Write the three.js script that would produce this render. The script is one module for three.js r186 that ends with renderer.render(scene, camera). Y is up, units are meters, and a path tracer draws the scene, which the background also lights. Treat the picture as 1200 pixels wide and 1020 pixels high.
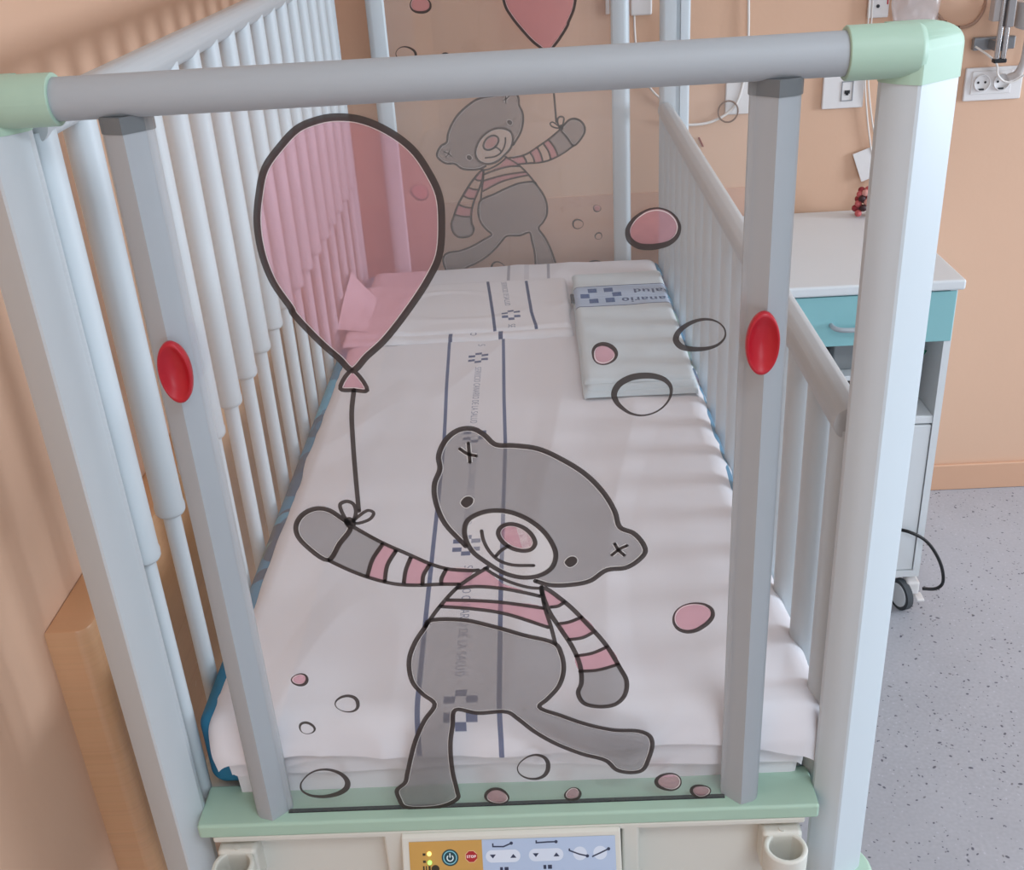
import * as THREE from 'three';
import { RoundedBoxGeometry } from 'three/addons/geometries/RoundedBoxGeometry.js';
import { mergeGeometries, mergeVertices, toCreasedNormals } from 'three/addons/utils/BufferGeometryUtils.js';
import { ImprovedNoise } from 'three/addons/math/ImprovedNoise.js';
import { RectAreaLightUniformsLib } from 'three/addons/lights/RectAreaLightUniformsLib.js';

// ---------------------------------------------------------------- camera, light, exposure
RectAreaLightUniformsLib.init();
const scene = new THREE.Scene();
const renderer = new THREE.WebGLRenderer({ antialias: true });
renderer.toneMapping = THREE.LinearToneMapping;
renderer.toneMappingExposure = 1.0;
renderer.shadowMap.enabled = true;
renderer.shadowMap.type = THREE.PCFSoftShadowMap;

const camera = new THREE.PerspectiveCamera(43.6, 1200 / 1020, 0.05, 30);
camera.position.set(0.0742, 1.7116, 0.9487);
camera.rotation.set(-0.4774, 0.0387, -0.0645, 'YXZ');

scene.background = new THREE.Color(0.75, 0.86, 1.0);            // overcast sky beyond the windows

// daylight through two windows: one across from the crib in the right-hand wall, one unseen, added behind the camera as cool frontal fill: [centre along the wall, height, width, height of the opening, strength]
const WALL = { left: -0.58, right: 4.3, back: -1.88, front: 4.2, top: 2.7 };
const SIDE_WINDOW = [-0.55, 1.50, 1.1, 1.0, 28], ADDED_FRONT_WINDOW = [1.3, 1.50, 1.6, 1.1, 5];
const ADDED_CEILING_PANEL = { x: 0.9, z: 1.2, w: 1.2, d: 0.6, power: 8 };  // unseen panel, added to brighten the bedding from above
const DAY = new THREE.Color(0.80, 0.93, 1.07);
{
  const [z, y, w, h, power] = SIDE_WINDOW, l = new THREE.RectAreaLight(DAY, power, w, h);
  l.name = 'daylight_and_fill'; l.position.set(WALL.right - 0.02, y, z); l.lookAt(0, y, z); scene.add(l);
  const [x, fy, fw, fh, fpower] = ADDED_FRONT_WINDOW, f = new THREE.RectAreaLight(DAY, fpower, fw, fh);
  f.name = 'daylight_and_fill'; f.position.set(x, fy, WALL.front - 0.02); f.lookAt(x, fy, 0); scene.add(f);  // fill light of the added front opening
  const c = ADDED_CEILING_PANEL, t = new THREE.RectAreaLight(new THREE.Color(0.86, 0.96, 1.06), c.power, c.w, c.d);
  t.name = 'added_ceiling_panel_light'; t.position.set(c.x, WALL.top - 0.035, c.z); t.lookAt(c.x, 0, c.z); scene.add(t);
}

// ---------------------------------------------------------------- helpers
const V = (x, y, z) => new THREE.Vector3(x, y, z);
let seed = 12345;
const rnd = () => { seed = (seed * 1664525 + 1013904223) >>> 0; return seed / 4294967296; };
const NO = new ImprovedNoise(), n3 = (x, y, z = 0) => NO.noise(x, y, z);
const names = {};
const numbered = (n) => { const k = names[n] = (names[n] ?? -1) + 1; return k ? `${n}_${String(k).padStart(3, '0')}` : n; };
const std = (r, g, b, o = {}) => new THREE.MeshPhysicalMaterial({ color: new THREE.Color(r / 255, g / 255, b / 255).convertSRGBToLinear(), roughness: 0.5, side: THREE.DoubleSide, ...o });
const worldOf = (o) => { const p = V(0, 0, 0); for (let q = o; q && q !== scene; q = q.parent) p.add(q.position); return p; };
// geometry given in world coordinates -> one named mesh, its origin at the middle of its foot
function mesh(name, geo, mat, parent = scene) {
  const g = Array.isArray(geo) ? mergeGeometries(geo.map((q) => { const t = q.index ? q.toNonIndexed() : q; for (const k of Object.keys(t.attributes)) if (!['position', 'normal', 'uv'].includes(k)) t.deleteAttribute(k); return t; })) : geo;
  g.computeBoundingBox();
  const b = g.boundingBox, c = V((b.min.x + b.max.x) / 2, b.min.y, (b.min.z + b.max.z) / 2);
  g.translate(-c.x, -c.y, -c.z);
  const m = new THREE.Mesh(g, mat);
  m.name = parent === scene ? numbered(name) : name;
  m.position.copy(c).sub(parent === scene ? V(0, 0, 0) : worldOf(parent));
  m.castShadow = m.receiveShadow = true;
  parent.add(m);
  return m;
}
function thing(name, label, category, x, y, z, group) {
  const o = new THREE.Group(); o.name = numbered(name); o.position.set(x, y, z); o.userData = { label, category };
  if (group) o.userData.group = group;
  scene.add(o); return o;
}
const tag = (o, label, category, group) => { o.userData = { label, category, ...(group ? { group } : {}) }; return o; };
const struct = (name, geo, mat, label) => { const m = mesh(name, geo, mat); m.userData = { kind: 'structure', label, category: name.replace(/_.*/, '') }; return m; };
const box = (x0, x1, y0, y1, z0, z1) => new THREE.BoxGeometry(x1 - x0, y1 - y0, z1 - z0).translate((x0 + x1) / 2, (y0 + y1) / 2, (z0 + z1) / 2);
const rbox = (x0, x1, y0, y1, z0, z1, r = 0.004, s = 3) => new RoundedBoxGeometry(x1 - x0, y1 - y0, z1 - z0, s, Math.min(r, (x1 - x0) / 2.01, (y1 - y0) / 2.01, (z1 - z0) / 2.01)).translate((x0 + x1) / 2, (y0 + y1) / 2, (z0 + z1) / 2);
const cyl = (r0, r1, a, b, n = 24) => {                       // between two points
  const d = b.clone().sub(a), g = new THREE.CylinderGeometry(r1, r0, d.length(), n);
  g.applyQuaternion(new THREE.Quaternion().setFromUnitVectors(V(0, 1, 0), d.clone().normalize()));
  return g.translate((a.x + b.x) / 2, (a.y + b.y) / 2, (a.z + b.z) / 2);
};
const tube = (pts, r, n = 60, k = 8) => new THREE.TubeGeometry(new THREE.CatmullRomCurve3(pts.map((p) => V(...p))), n, r, k);
const lathe = (pts, n = 24) => new THREE.LatheGeometry(pts.map(([r, y]) => new THREE.Vector2(r, y)), n);
// plan outline in (x, z), extruded upwards from y0 to y1
function prism(pts, y0, y1, bevel = 0) {
  const s = new THREE.Shape(pts.map(([x, z]) => new THREE.Vector2(x, -z)));
  const g = new THREE.ExtrudeGeometry(s, { depth: y1 - y0 - 2 * bevel, bevelEnabled: bevel > 0, bevelSize: bevel, bevelOffset: -bevel, bevelThickness: bevel, bevelSegments: 2, curveSegments: 6 });
  return toCreasedNormals(g.rotateX(-Math.PI / 2).translate(0, y0 + bevel, 0), 0.42);
}
// outline in (x, y), extruded along z
function beam(pts, z0, z1, bevel = 0) {
  const g = new THREE.ExtrudeGeometry(new THREE.Shape(pts.map(([x, y]) => new THREE.Vector2(x, y))), { depth: z1 - z0 - 2 * bevel, bevelEnabled: bevel > 0, bevelSize: bevel, bevelOffset: -bevel, bevelThickness: bevel, bevelSegments: 2 });
  return toCreasedNormals(g.translate(0, 0, z0 + bevel), 0.42);
}
function canvas(w, h, draw) {
  const c = document.createElement('canvas'); c.width = w; c.height = h;
  draw(c.getContext('2d'), w, h);
  const t = new THREE.CanvasTexture(c); t.colorSpace = THREE.SRGBColorSpace; t.magFilter = THREE.LinearFilter; return t;
}
function dataTex(w, h, f, srgb = true) {
  const d = new Uint8Array(w * h * 4);
  for (let y = 0; y < h; y++) for (let x = 0; x < w; x++) { const c = f(x / w, y / h, x, y), i = (y * w + x) * 4; for (let k = 0; k < 3; k++) d[i + k] = Math.max(0, Math.min(255, Array.isArray(c) ? c[k] : c)); d[i + 3] = 255; }
  const t = new THREE.DataTexture(d, w, h); if (srgb) t.colorSpace = THREE.SRGBColorSpace;
  t.wrapS = t.wrapT = THREE.RepeatWrapping; t.magFilter = THREE.LinearFilter; t.needsUpdate = true; return t;
}
// noise that repeats over the unit square
const tileN = (u, v, k, s) => { const f = (a, b) => n3(a * k, b * k, s); return f(u, v) * (1 - u) * (1 - v) + f(u - 1, v) * u * (1 - v) + f(u, v - 1) * (1 - u) * v + f(u - 1, v - 1) * u * v; };
function metricUV(g, ax = 'x', ay = 'y', s = 1) {             // uv in metres, from two world axes
  const p = g.attributes.position, uv = new Float32Array(p.count * 2), f = { x: (i) => p.getX(i), y: (i) => p.getY(i), z: (i) => p.getZ(i) };
  for (let i = 0; i < p.count; i++) { uv[i * 2] = f[ax](i) / s; uv[i * 2 + 1] = f[ay](i) / s; }
  return g.setAttribute('uv', new THREE.BufferAttribute(uv, 2));
}

// ---------------------------------------------------------------- materials
const plasterBump = dataTex(256, 256, (u, v) => 128 + 60 * tileN(u, v, 24, 1) + 50 * tileN(u, v, 60, 2), false);
const M = {
  wall: std(219, 179, 151, { roughness: 0.75, bumpMap: plasterBump, bumpScale: 0.0006 }),
  ward: std(214, 208, 202, { roughness: 0.8 }),
  dado: std(212, 164, 138, { roughness: 0.6 }),
  white: std(236, 236, 234, { roughness: 0.6 }),
  skirting: std(212, 166, 136, { roughness: 0.55 }),
  paint: std(205, 214, 219, { roughness: 0.42, clearcoat: 0.15, clearcoatRoughness: 0.4 }),
  tube: std(206, 214, 218, { roughness: 0.45 }),
  alu: std(176, 182, 187, { roughness: 0.6, metalness: 0.1 }),
  rail: std(190, 194, 196, { roughness: 0.42 }),
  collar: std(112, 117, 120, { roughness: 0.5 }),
  mint: std(176, 206, 186, { roughness: 0.5 }),
  cream: std(222, 220, 210, { roughness: 0.5 }),
  red: std(186, 28, 44, { roughness: 0.38 }),
  acrylic: new THREE.MeshPhysicalMaterial({ color: 0xffffff, transmission: 0.96, thickness: 0, roughness: 0.03, ior: 1.45, side: THREE.DoubleSide }),
  chrome: std(200, 200, 202, { roughness: 0.18, metalness: 1 }),
  steel: std(150, 152, 155, { roughness: 0.4, metalness: 0.7 }),
  dark: std(38, 40, 44, { roughness: 0.6 }),
  black: std(20, 21, 24, { roughness: 0.5 }),
  rubber: std(70, 74, 78, { roughness: 0.8 }),
  cord: std(232, 226, 220, { roughness: 0.5 }),
  plate: std(228, 224, 222, { roughness: 0.4 }),
  teal: std(142, 196, 200, { roughness: 0.5 }),
  cabinet: std(226, 230, 232, { roughness: 0.5 }),
  inkDark: std(56, 46, 43, { roughness: 0.6, transparent: true, opacity: 0.93 }),
  inkGrey: std(130, 127, 128, { roughness: 0.6, transparent: true, opacity: 0.6 }),
  inkPink: std(246, 202, 211, { roughness: 0.32, transmission: 0.84, thickness: 0, specularIntensity: 0.3 }),
  inkWhite: std(240, 236, 232, { roughness: 0.6, transparent: true, opacity: 0.2 }),
  inkRim: std(236, 232, 228, { roughness: 0.6, transparent: true, opacity: 0.6 }),
};

// ---------------------------------------------------------------- the room
const speckle = dataTex(1024, 1024, (u, v) => { const c = 6 * tileN(u, v, 8, 5) + 9 * tileN(u, v, 120, 6); return [174 + c, 174 + c, 180 + c]; });
{
  const d = speckle.image.data;
  const dot = (cx, cy, rx, ry, a, col) => {
    const R = Math.ceil(Math.max(rx, ry)) + 1;
    for (let y = -R; y <= R; y++) for (let x = -R; x <= R; x++) {
      const p = (x * Math.cos(a) + y * Math.sin(a)) / rx, q = (-x * Math.sin(a) + y * Math.cos(a)) / ry, e = p * p + q * q; if (e > 1.3) continue;
      const k = (((cy + y + 1024) % 1024) * 1024 + ((cx + x + 1024) % 1024)) * 4, t = e < 0.8 ? 1 : 0.5;
      for (let c = 0; c < 3; c++) d[k + c] += (col[c] - d[k + c]) * t * 0.8;
    }
  };
  for (let i = 0; i < 1500; i++) { const s = 0.8 + rnd() * rnd() * 2.6; dot(rnd() * 1024 | 0, rnd() * 1024 | 0, s * (1 + rnd()), s, rnd() * 3, rnd() < 0.75 ? [72, 72, 84] : [110, 108, 112]); }
  for (let i = 0; i < 900; i++) { const s = 0.8 + rnd() * 1.4; dot(rnd() * 1024 | 0, rnd() * 1024 | 0, s * 1.5, s, rnd() * 3, [192, 192, 200]); }
}
const floorMat = new THREE.MeshPhysicalMaterial({ map: speckle, roughness: 0.45 });
struct('floor', metricUV(box(WALL.left - 0.12, WALL.right + 0.12, -0.1, 0, WALL.back - 0.12, WALL.front + 0.12), 'x', 'z', 0.9), floorMat, 'grey vinyl floor with dark speckles');
struct('ceiling', box(WALL.left - 0.12, WALL.right + 0.12, WALL.top, WALL.top + 0.1, WALL.back - 0.12, WALL.front + 0.12), M.white, 'white ceiling over the ward');
struct('wall_left', metricUV(box(WALL.left - 0.12, WALL.left, 0, WALL.top, WALL.back - 0.12, WALL.front + 0.12), 'z', 'y', 0.5), M.wall, 'peach painted wall beside the crib');
struct('wall_back', metricUV(box(WALL.left, WALL.right, 0, WALL.top, WALL.back - 0.12, WALL.back), 'x', 'y', 0.5), M.wall, 'peach painted wall behind the headboard');
{
  // a wall with one opening and a window in it; P(a, b, y0, y1, o0, o1) makes a block from a to b along the wall and from o0 to o1 outwards
  const holed = (P, from, to, [c, y, w, h]) => [P(from, c - w / 2, 0, WALL.top, 0, 0.12), P(c + w / 2, to, 0, WALL.top, 0, 0.12), P(c - w / 2, c + w / 2, 0, y - h / 2, 0, 0.12), P(c - w / 2, c + w / 2, y + h / 2, WALL.top, 0, 0.12)];
  const framed = (name, label, P, [c, y, w, h]) => {
    const a = c - w / 2, b = c + w / 2, y0 = y - h / 2, y1 = y + h / 2, f = struct(name, [P(a, b, y0, y0 + 0.05, 0.03, 0.09), P(a, b, y1 - 0.05, y1, 0.03, 0.09), P(a, a + 0.05, y0, y1, 0.03, 0.09), P(b - 0.05, b, y0, y1, 0.03, 0.09)], M.white, label);
    mesh('pane', P(a + 0.05, b - 0.05, y0 + 0.05, y1 - 0.05, 0.057, 0.063), M.acrylic, f);
  };
  const R = (a, b, y0, y1, o0, o1) => box(WALL.right + o0, WALL.right + o1, y0, y1, a, b), F = (a, b, y0, y1, o0, o1) => box(a, b, y0, y1, WALL.front + o0, WALL.front + o1);
  struct('wall_right', holed(R, WALL.back - 0.12, WALL.front + 0.12, SIDE_WINDOW), M.ward, 'off-white window wall');
  struct('wall_front', holed(F, WALL.left, WALL.right, ADDED_FRONT_WINDOW), M.ward, 'off-white wall facing the foot of the crib');
  framed('window_1', 'white framed window across from the crib', R, SIDE_WINDOW);
  framed('window_added_2', 'unseen white framed window added facing the crib foot for fill light', F, ADDED_FRONT_WINDOW);
}
{
  const c = ADDED_CEILING_PANEL, o = thing('added_ceiling_panel_light', 'unseen white rectangular light panel added on the ceiling for overhead fill', 'light', c.x, WALL.top - 0.03, c.z);
  mesh('frame', [box(c.x - c.w / 2 - 0.02, c.x + c.w / 2 + 0.02, WALL.top - 0.03, WALL.top, c.z - c.d / 2 - 0.02, c.z - c.d / 2), box(c.x - c.w / 2 - 0.02, c.x + c.w / 2 + 0.02, WALL.top - 0.03, WALL.top, c.z + c.d / 2, c.z + c.d / 2 + 0.02), box(c.x - c.w / 2 - 0.02, c.x - c.w / 2, WALL.top - 0.03, WALL.top, c.z - c.d / 2, c.z + c.d / 2), box(c.x + c.w / 2, c.x + c.w / 2 + 0.02, WALL.top - 0.03, WALL.top, c.z - c.d / 2, c.z + c.d / 2)], M.white, o);
  mesh('diffuser', box(c.x - c.w / 2, c.x + c.w / 2, WALL.top - 0.025, WALL.top - 0.015, c.z - c.d / 2, c.z + c.d / 2), new THREE.MeshStandardMaterial({ color: 0xffffff, emissive: new THREE.Color(0.86, 0.96, 1.06), emissiveIntensity: 1.0 }), o);
}
struct('baseboard_back', rbox(WALL.left, WALL.right, 0, 0.085, WALL.back, WALL.back + 0.012, 0.004), M.skirting, 'peach skirting along the back wall');
struct('trim_1', rbox(WALL.left, 0.66, 0.085, 0.945, WALL.back, WALL.back + 0.004, 0.001), M.dado, 'darker peach panel on the wall behind the headboard');

// wooden guard board on the wall along the crib
{
  const grain = canvas(1024, 512, (g, w, h) => {
    g.fillStyle = '#dcaa80'; g.fillRect(0, 0, w, h);
    for (let i = 0; i < 420; i++) { g.strokeStyle = `rgba(${rnd() < 0.5 ? '150,96,58' : '232,188,146'},${0.012 + rnd() * 0.03})`; g.lineWidth = 0.6 + rnd() * 2; const y = rnd() * h; g.beginPath(); g.moveTo(0, y); g.bezierCurveTo(w * 0.3, y + rnd() * 16 - 8, w * 0.6, y + rnd() * 16 - 8, w, y + rnd() * 20 - 10); g.stroke(); }
    for (let i = 0; i < 26; i++) { g.strokeStyle = `rgba(240,225,208,${0.25 + rnd() * 0.4})`; g.lineWidth = 0.8 + rnd() * 1.6; const x = rnd() * w, y = rnd() * h; g.beginPath(); g.moveTo(x, y); g.lineTo(x + rnd() * 60 - 20, y + rnd() * 10 - 5); g.stroke(); }
  });
  grain.wrapS = grain.wrapT = THREE.RepeatWrapping;
  const wood = new THREE.MeshPhysicalMaterial({ map: grain, roughness: 0.38, clearcoat: 0.3, clearcoatRoughness: 0.25 });
  const r = 0.022, x0 = WALL.left, x1 = WALL.left + 0.056, z0 = WALL.back + 0.004, z1 = -0.158, pts = [[x0, z0], [x1, z0]];
  for (let i = 0; i <= 8; i++) { const a = i / 8 * Math.PI / 2; pts.push([x1 - r + r * Math.cos(a), z1 - r + r * Math.sin(a)]); }
  pts.push([x0, z1]);
  const g = prism(pts, 0.40, 0.886, 0.003); metricUV(g, 'z', 'y', 0.7);
  tag(mesh('wall_guard_board', g, wood), 'orange-brown wooden guard board on the wall along the crib bars', 'board');
}

// ---------------------------------------------------------------- the print on the clear end panels, in millimetres from the middle of the panel's foot
const ART = {
  head: '-19,375 -39,405 -46,433 -45,452 -38,469 -38,484 -29,502 -16,512 -2,513 9,506 20,494 38,492 62,487 85,474 109,455 127,432 138,409 143,390 157,382 167,368 169,358 161,347 148,339 128,337 110,324 88,320 67,321 52,327',
  headBack: '57,334 70,343 75,358 72,373 62,391 46,406 28,415 11,417 -3,414 -15,406 -19,390',
  muzzle: '-19,390 -15,406 -3,414 11,417 28,415 46,406 62,391 72,373 75,358 70,343 57,334 40,332 21,338 3,352 -13,369',
  nose: '16,390 20,397 29,400 41,396 50,387 54,375 50,368 42,366 29,370 19,380',
  mouth: '-1,393 0,382 5,368 14,356 28,349 51,347',
  lip: '26,373 17,367 12,361',
  eyeA: '-7,432 -8,427 -11,424 -15,422 -18,424 -20,428 -18,432 -14,435 -10,435',
  eyeB: '97,353 97,349 94,345 89,343 86,345 84,349 86,353 90,356 94,356',
  x1: '-7,497 -7,487 -7,475',
  x2: '-16,491 -9,485 0,482',
  x3: '150,367 142,363 134,356',
  x4: '137,370 141,362 147,355',
  collar: '-1,346 12,335 29,325 45,319 58,317',
  hand: '-137,405 -148,419 -158,427 -170,429 -184,423 -193,411 -194,398 -186,383 -166,365 -151,385',
  armTop: '-137,407 -133,404 -108,385 -77,366 -57,354 -39,347 -17,344 -8,344',
  armBot: '-166,365 -145,351 -124,340 -99,331 -74,328 -50,328 -30,327',
  d1: '-137,405 -151,385 -166,365',
  d2: '-106,382 -119,363 -127,342',
  d3: '-93,373 -104,355 -109,335',
  d4: '-78,364 -85,348 -89,331',
  d5: '-59,354 -67,340 -69,329',
  d6: '-42,347 -48,335 -49,328',
  cuff: '-137,404 -133,402 -106,382 -119,363 -127,342 -145,351 -166,365 -151,385',
  pa1: '-106,382 -93,373 -104,355 -109,335 -127,342 -119,363',
  pa2: '-78,364 -59,354 -67,340 -69,329 -89,331 -85,348',
  pa3: '-42,347 -12,344 -30,327 -49,328 -48,335',
  bowA: '-138,411 -144,425 -144,433 -137,436 -131,433 -129,424 -133,413',
  bowB: '-133,411 -125,419 -116,424 -111,421 -115,414 -130,409',
  knot: '-143,415 -136,417 -131,412 -132,405 -137,402 -142,407',
  shirtL: '2,347 -15,336 -33,322 -56,295 -71,273',
  belly: '-67,280 -71,273 -85,251 -94,226 -93,196 -83,178 -71,163 -85,139 -99,107 -113,58 -117,44 -128,32 -127,18 -122,5 -95,1 -72,5 -56,16 -56,27 -59,59 -58,101 -53,130 -48,153 -23,147 11,147 23,136 40,117 64,97 95,79 123,67 135,52 151,47 165,50 173,69 177,92 173,104 161,111 133,114 102,124 72,139 48,153 58,164 72,183 78,206 76,228 70,242 35,256 1,270 -31,280',
  shirtR: '58,319 60,295 66,266 70,242',
  sA: '-33,322 -10,323 16,319 38,313 56,307',
  sB: '-44,307 -17,305 14,301 59,291',
  sC: '-53,299 -18,294 16,286 63,265',
  p1: '-30,323 -16,334 -1,343 11,331 17,325 38,315 16,319 -10,323',
  p2: '-45,306 -17,305 14,301 59,291 63,266 16,286 -18,294 -52,299',
  arm2: '59,318 64,289 77,261 88,238 96,212 97,185 93,171 99,156 115,150 134,152 145,164 148,185 140,206 126,237 106,267 84,296',
  a1: '67,292 75,293 82,298',
  a2: '73,269 86,271 100,277',
  a3: '85,247 100,249 114,257',
  a4: '92,224 110,227 127,235',
  a5: '96,202 116,203 139,210',
  q1: '61,314 73,306 82,298 75,293 66,292',
  q2: '73,269 86,271 100,277 114,257 100,249 85,247',
  q3: '92,224 110,227 127,235 139,210 116,203 96,202',
  paw2: '96,202 116,203 139,210 148,185 145,164 134,152 115,150 99,156 93,171 97,185',
  balloon: '-99,821 -115,819 -132,813 -150,798 -166,780 -175,757 -181,731 -181,701 -175,674 -162,647 -162,645 -139,612 -124,595 -113,582 -97,596 -79,611 -51,643 -31,670 -19,692 -14,722 -14,748 -22,770 -34,790 -54,807 -77,818',
  bknot: '-113,582 -127,563 -114,561 -101,560',
  string: '-114,561 -119,538 -122,504 -124,469 -126,424',
};
const BUBBLES = [[177, 707, 22, 19, 0, 1], [222, 601, 22, 16, 10, 0], [130, 586, 12, 10, 0, 1], [167, 541, 28, 21, 15, 0], [220, 271, 21, 19, 0, 1], [-220, 206, 9, 8, 0, 1], [-171, 168, 14, 11, 0, 0], [-222, 134, 9, 8, 0, 0], [-214, 47, 29, 21, 0, 0], [37, 61, 19, 18, 0, 0], [197, 30, 14, 14, 0, 1], [-9, 16, 14, 12, 0, 1], [82, 16, 9, 10, 0, 1], [235, 13, 11, 10, 0, 1], ];
const DECK = 0.711, BAR = 1.559, HALF = 0.40, PANEL = 0.281, FOOT_Z = 0, HEAD_Z = -1.754;
const P2 = (k) => ART[k].split(' ').map((s) => { const [x, y] = s.split(','); return new THREE.Vector2(+x / 1000, +y / 1000); });
const smooth = (pts, closed, n = pts.length * 5) => new THREE.CatmullRomCurve3(pts.map((p) => V(p.x, p.y, 0)), closed, 'centripetal').getPoints(n).map((p) => new THREE.Vector2(p.x, p.y));
function ribbon(pts, w, closed, off = 0, z = 0) {              // a drawn line of even width, off to its left by off
  const pos = [], idx = [], n = pts.length;
  for (let i = 0; i < n; i++) {
    const a = pts[closed ? (i - 1 + n - (i === 0 ? 1 : 0)) % n : Math.max(i - 1, 0)], b = pts[closed ? (i + 1 + (i === n - 1 ? 1 : 0)) % n : Math.min(i + 1, n - 1)];
    const t = b.clone().sub(a).normalize(), q = new THREE.Vector2(-t.y, t.x), ww = typeof w === 'function' ? w(i / (n - 1)) : w;
    for (const s of [off - ww / 2, off + ww / 2]) pos.push(pts[i].x + q.x * s, pts[i].y + q.y * s, z);
    if (i) { const k = i * 2; idx.push(k - 2, k, k - 1, k - 1, k, k + 1); }
  }
  const g = new THREE.BufferGeometry(); g.setAttribute('position', new THREE.Float32BufferAttribute(pos, 3)); g.setIndex(idx);
  return g;
}
const blob = (pts, z) => { const g = new THREE.ShapeGeometry(new THREE.Shape(pts)); if (z) g.translate(0, 0, z); return g; };
const dotAt = (p, r, z) => new THREE.CircleGeometry(r, 12).translate(p.x, p.y, z);
const area = (pts) => pts.reduce((s, p, i) => { const q = pts[(i + 1) % pts.length]; return s + p.x * q.y - q.x * p.y; }, 0);
// layers: { dark: [...], grey: [...] } -> one geometry with a material for each ink
function inked(layers) {
  const mats = [], geos = [];
  for (const [k, list] of Object.entries(layers)) {
    if (!list.length) continue;
    geos.push(mergeGeometries(list.map((g) => { const t = g.index ? g.toNonIndexed() : g; const u = new THREE.BufferGeometry(); const p = t.attributes.position.array.slice(), nn = new Float32Array(p.length); for (let i = 2; i < p.length; i += 3) nn[i] = 1; for (let i = 0; i < p.length; i += 9) if ((p[i + 3] - p[i]) * (p[i + 7] - p[i + 1]) - (p[i + 6] - p[i]) * (p[i + 4] - p[i + 1]) < 0) for (let k = 0; k < 3; k++) { const t = p[i + 3 + k]; p[i + 3 + k] = p[i + 6 + k]; p[i + 6 + k] = t; } u.setAttribute('position', new THREE.BufferAttribute(p, 3)); u.setAttribute('normal', new THREE.BufferAttribute(nn, 3)); return u; })));
    mats.push(M['ink' + k]);
  }
  return [mergeGeometries(geos, true), mats];
}
const LW = 0.0054, Z1 = 0.0005, Z2 = 0.0008, Z3 = 0.0011;
function shapeInto(L, key, ink, o = {}) {
  const pts = smooth(key.pts ?? P2(key), true), inward = area(pts) > 0 ? 1 : -1, w = o.w ?? LW;
  if (ink) L[ink].push(blob(pts, Z1));
  if (o.rim !== 0) L.Rim.push(ribbon(pts, 0.0011, true, inward * (w / 2 + 0.0003), Z2));
  if (w) L.Dark.push(ribbon(pts, w, true, 0, Z3));
}
function lineInto(L, key, w = LW * 0.85, ends = true) {
  const pts = smooth(P2(key), false); L.Dark.push(ribbon(pts, w, false, 0, Z3));
  if (ends) for (const p of [pts[0], pts[pts.length - 1]]) L.Dark.push(dotAt(p, w / 2, Z3));
}
const inks = () => ({ Grey: [], Pink: [], White: [], Rim: [], Dark: [] });
function bearArt() {
  const L = inks(), hp = [...P2('head'), ...P2('headBack')], outline = smooth(P2('head'), false);
  L.Grey.push(blob([...outline, ...smooth(P2('headBack'), false)], Z1));
  L.Rim.push(ribbon(outline, 0.0012, false, (area(hp) > 0 ? 1 : -1) * (LW / 2 + 0.0004), Z2)); L.Dark.push(ribbon(outline, LW, false, 0, Z3));
  for (const p of [outline[0], outline[outline.length - 1]]) L.Dark.push(dotAt(p, LW / 2, Z3));
  shapeInto(L, 'muzzle', 'White'); shapeInto(L, 'nose', 'Pink', { w: LW * 0.9 });
  lineInto(L, 'mouth', LW * 0.72); lineInto(L, 'lip', LW * 0.72); lineInto(L, 'collar', LW * 0.75);
  for (const k of ['eyeA', 'eyeB']) { const e = smooth(P2(k), true); L.Dark.push(blob(e, Z3)); L.Rim.push(ribbon(e, 0.0022, true, 0, Z2)); }
  for (const k of ['x1', 'x2', 'x3', 'x4']) { lineInto(L, k, 0.0034); L.Rim.push(ribbon(smooth(P2(k), false), 0.0056, false, 0, Z2)); }
  shapeInto(L, 'hand', 'Grey'); shapeInto(L, 'cuff', 'Grey', { w: 0 });
  for (const k of ['pa1', 'pa2', 'pa3']) shapeInto(L, k, 'Pink', { w: 0 });
  for (const k of ['armTop', 'armBot', 'd2', 'd3', 'd4', 'd5', 'd6', 'shirtL', 'shirtR', 'sA', 'sB', 'sC']) lineInto(L, k);
  shapeInto(L, 'bowA', null, { w: 0.0042, rim: 0 }); shapeInto(L, 'bowB', null, { w: 0.0036, rim: 0 }); L.Dark.push(blob(smooth(P2('knot'), true), Z3));
  shapeInto(L, 'belly', 'Grey');
  for (const k of ['p1', 'p2', 'q1', 'q2', 'q3']) shapeInto(L, k, 'Pink', { w: 0, rim: 0 });
  shapeInto(L, 'paw2', 'Grey', { w: 0 }); shapeInto(L, 'arm2', null, { rim: 0 });
  for (const k of ['a1', 'a2', 'a3', 'a4', 'a5']) lineInto(L, k, LW * 0.8);
  return L;
}
function balloonArt() {
  const L = inks();
  shapeInto(L, 'balloon', 'Pink', { w: 0.0064 }); shapeInto(L, 'bknot', 'Pink', { w: 0.0042 }); lineInto(L, 'string', 0.0048);
  return L;
}
function bubbleArt([cx, cy, rx, ry, rot, fill]) {
  const L = inks(), a = rot * Math.PI / 180, pts = [], R = Math.max(rx, ry);
  for (let i = 0; i < 14; i++) { const t = i / 14 * Math.PI * 2, wob = 1 + 0.07 * Math.sin(2 * t + cx) + 0.04 * Math.sin(3 * t + cy), x = rx * wob * Math.cos(t), y = ry * wob * Math.sin(t); pts.push(new THREE.Vector2((cx + x * Math.cos(a) - y * Math.sin(a)) / 1000, (cy + x * Math.sin(a) + y * Math.cos(a)) / 1000)); }
  const s = smooth(pts, true, 80), w = 0.0012 + R * 0.00008;
  if (fill) { L.Pink.push(blob(s, Z1)); L.Rim.push(ribbon(s, 0.0009, true, w / 2 + 0.0005, Z2)); }
  L.Dark.push(ribbon(s, (t) => w * (1.25 + 0.75 * Math.sin(t * Math.PI * 2 + 2.4 + cx)), true, 0, Z3));
  return L;
}

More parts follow.
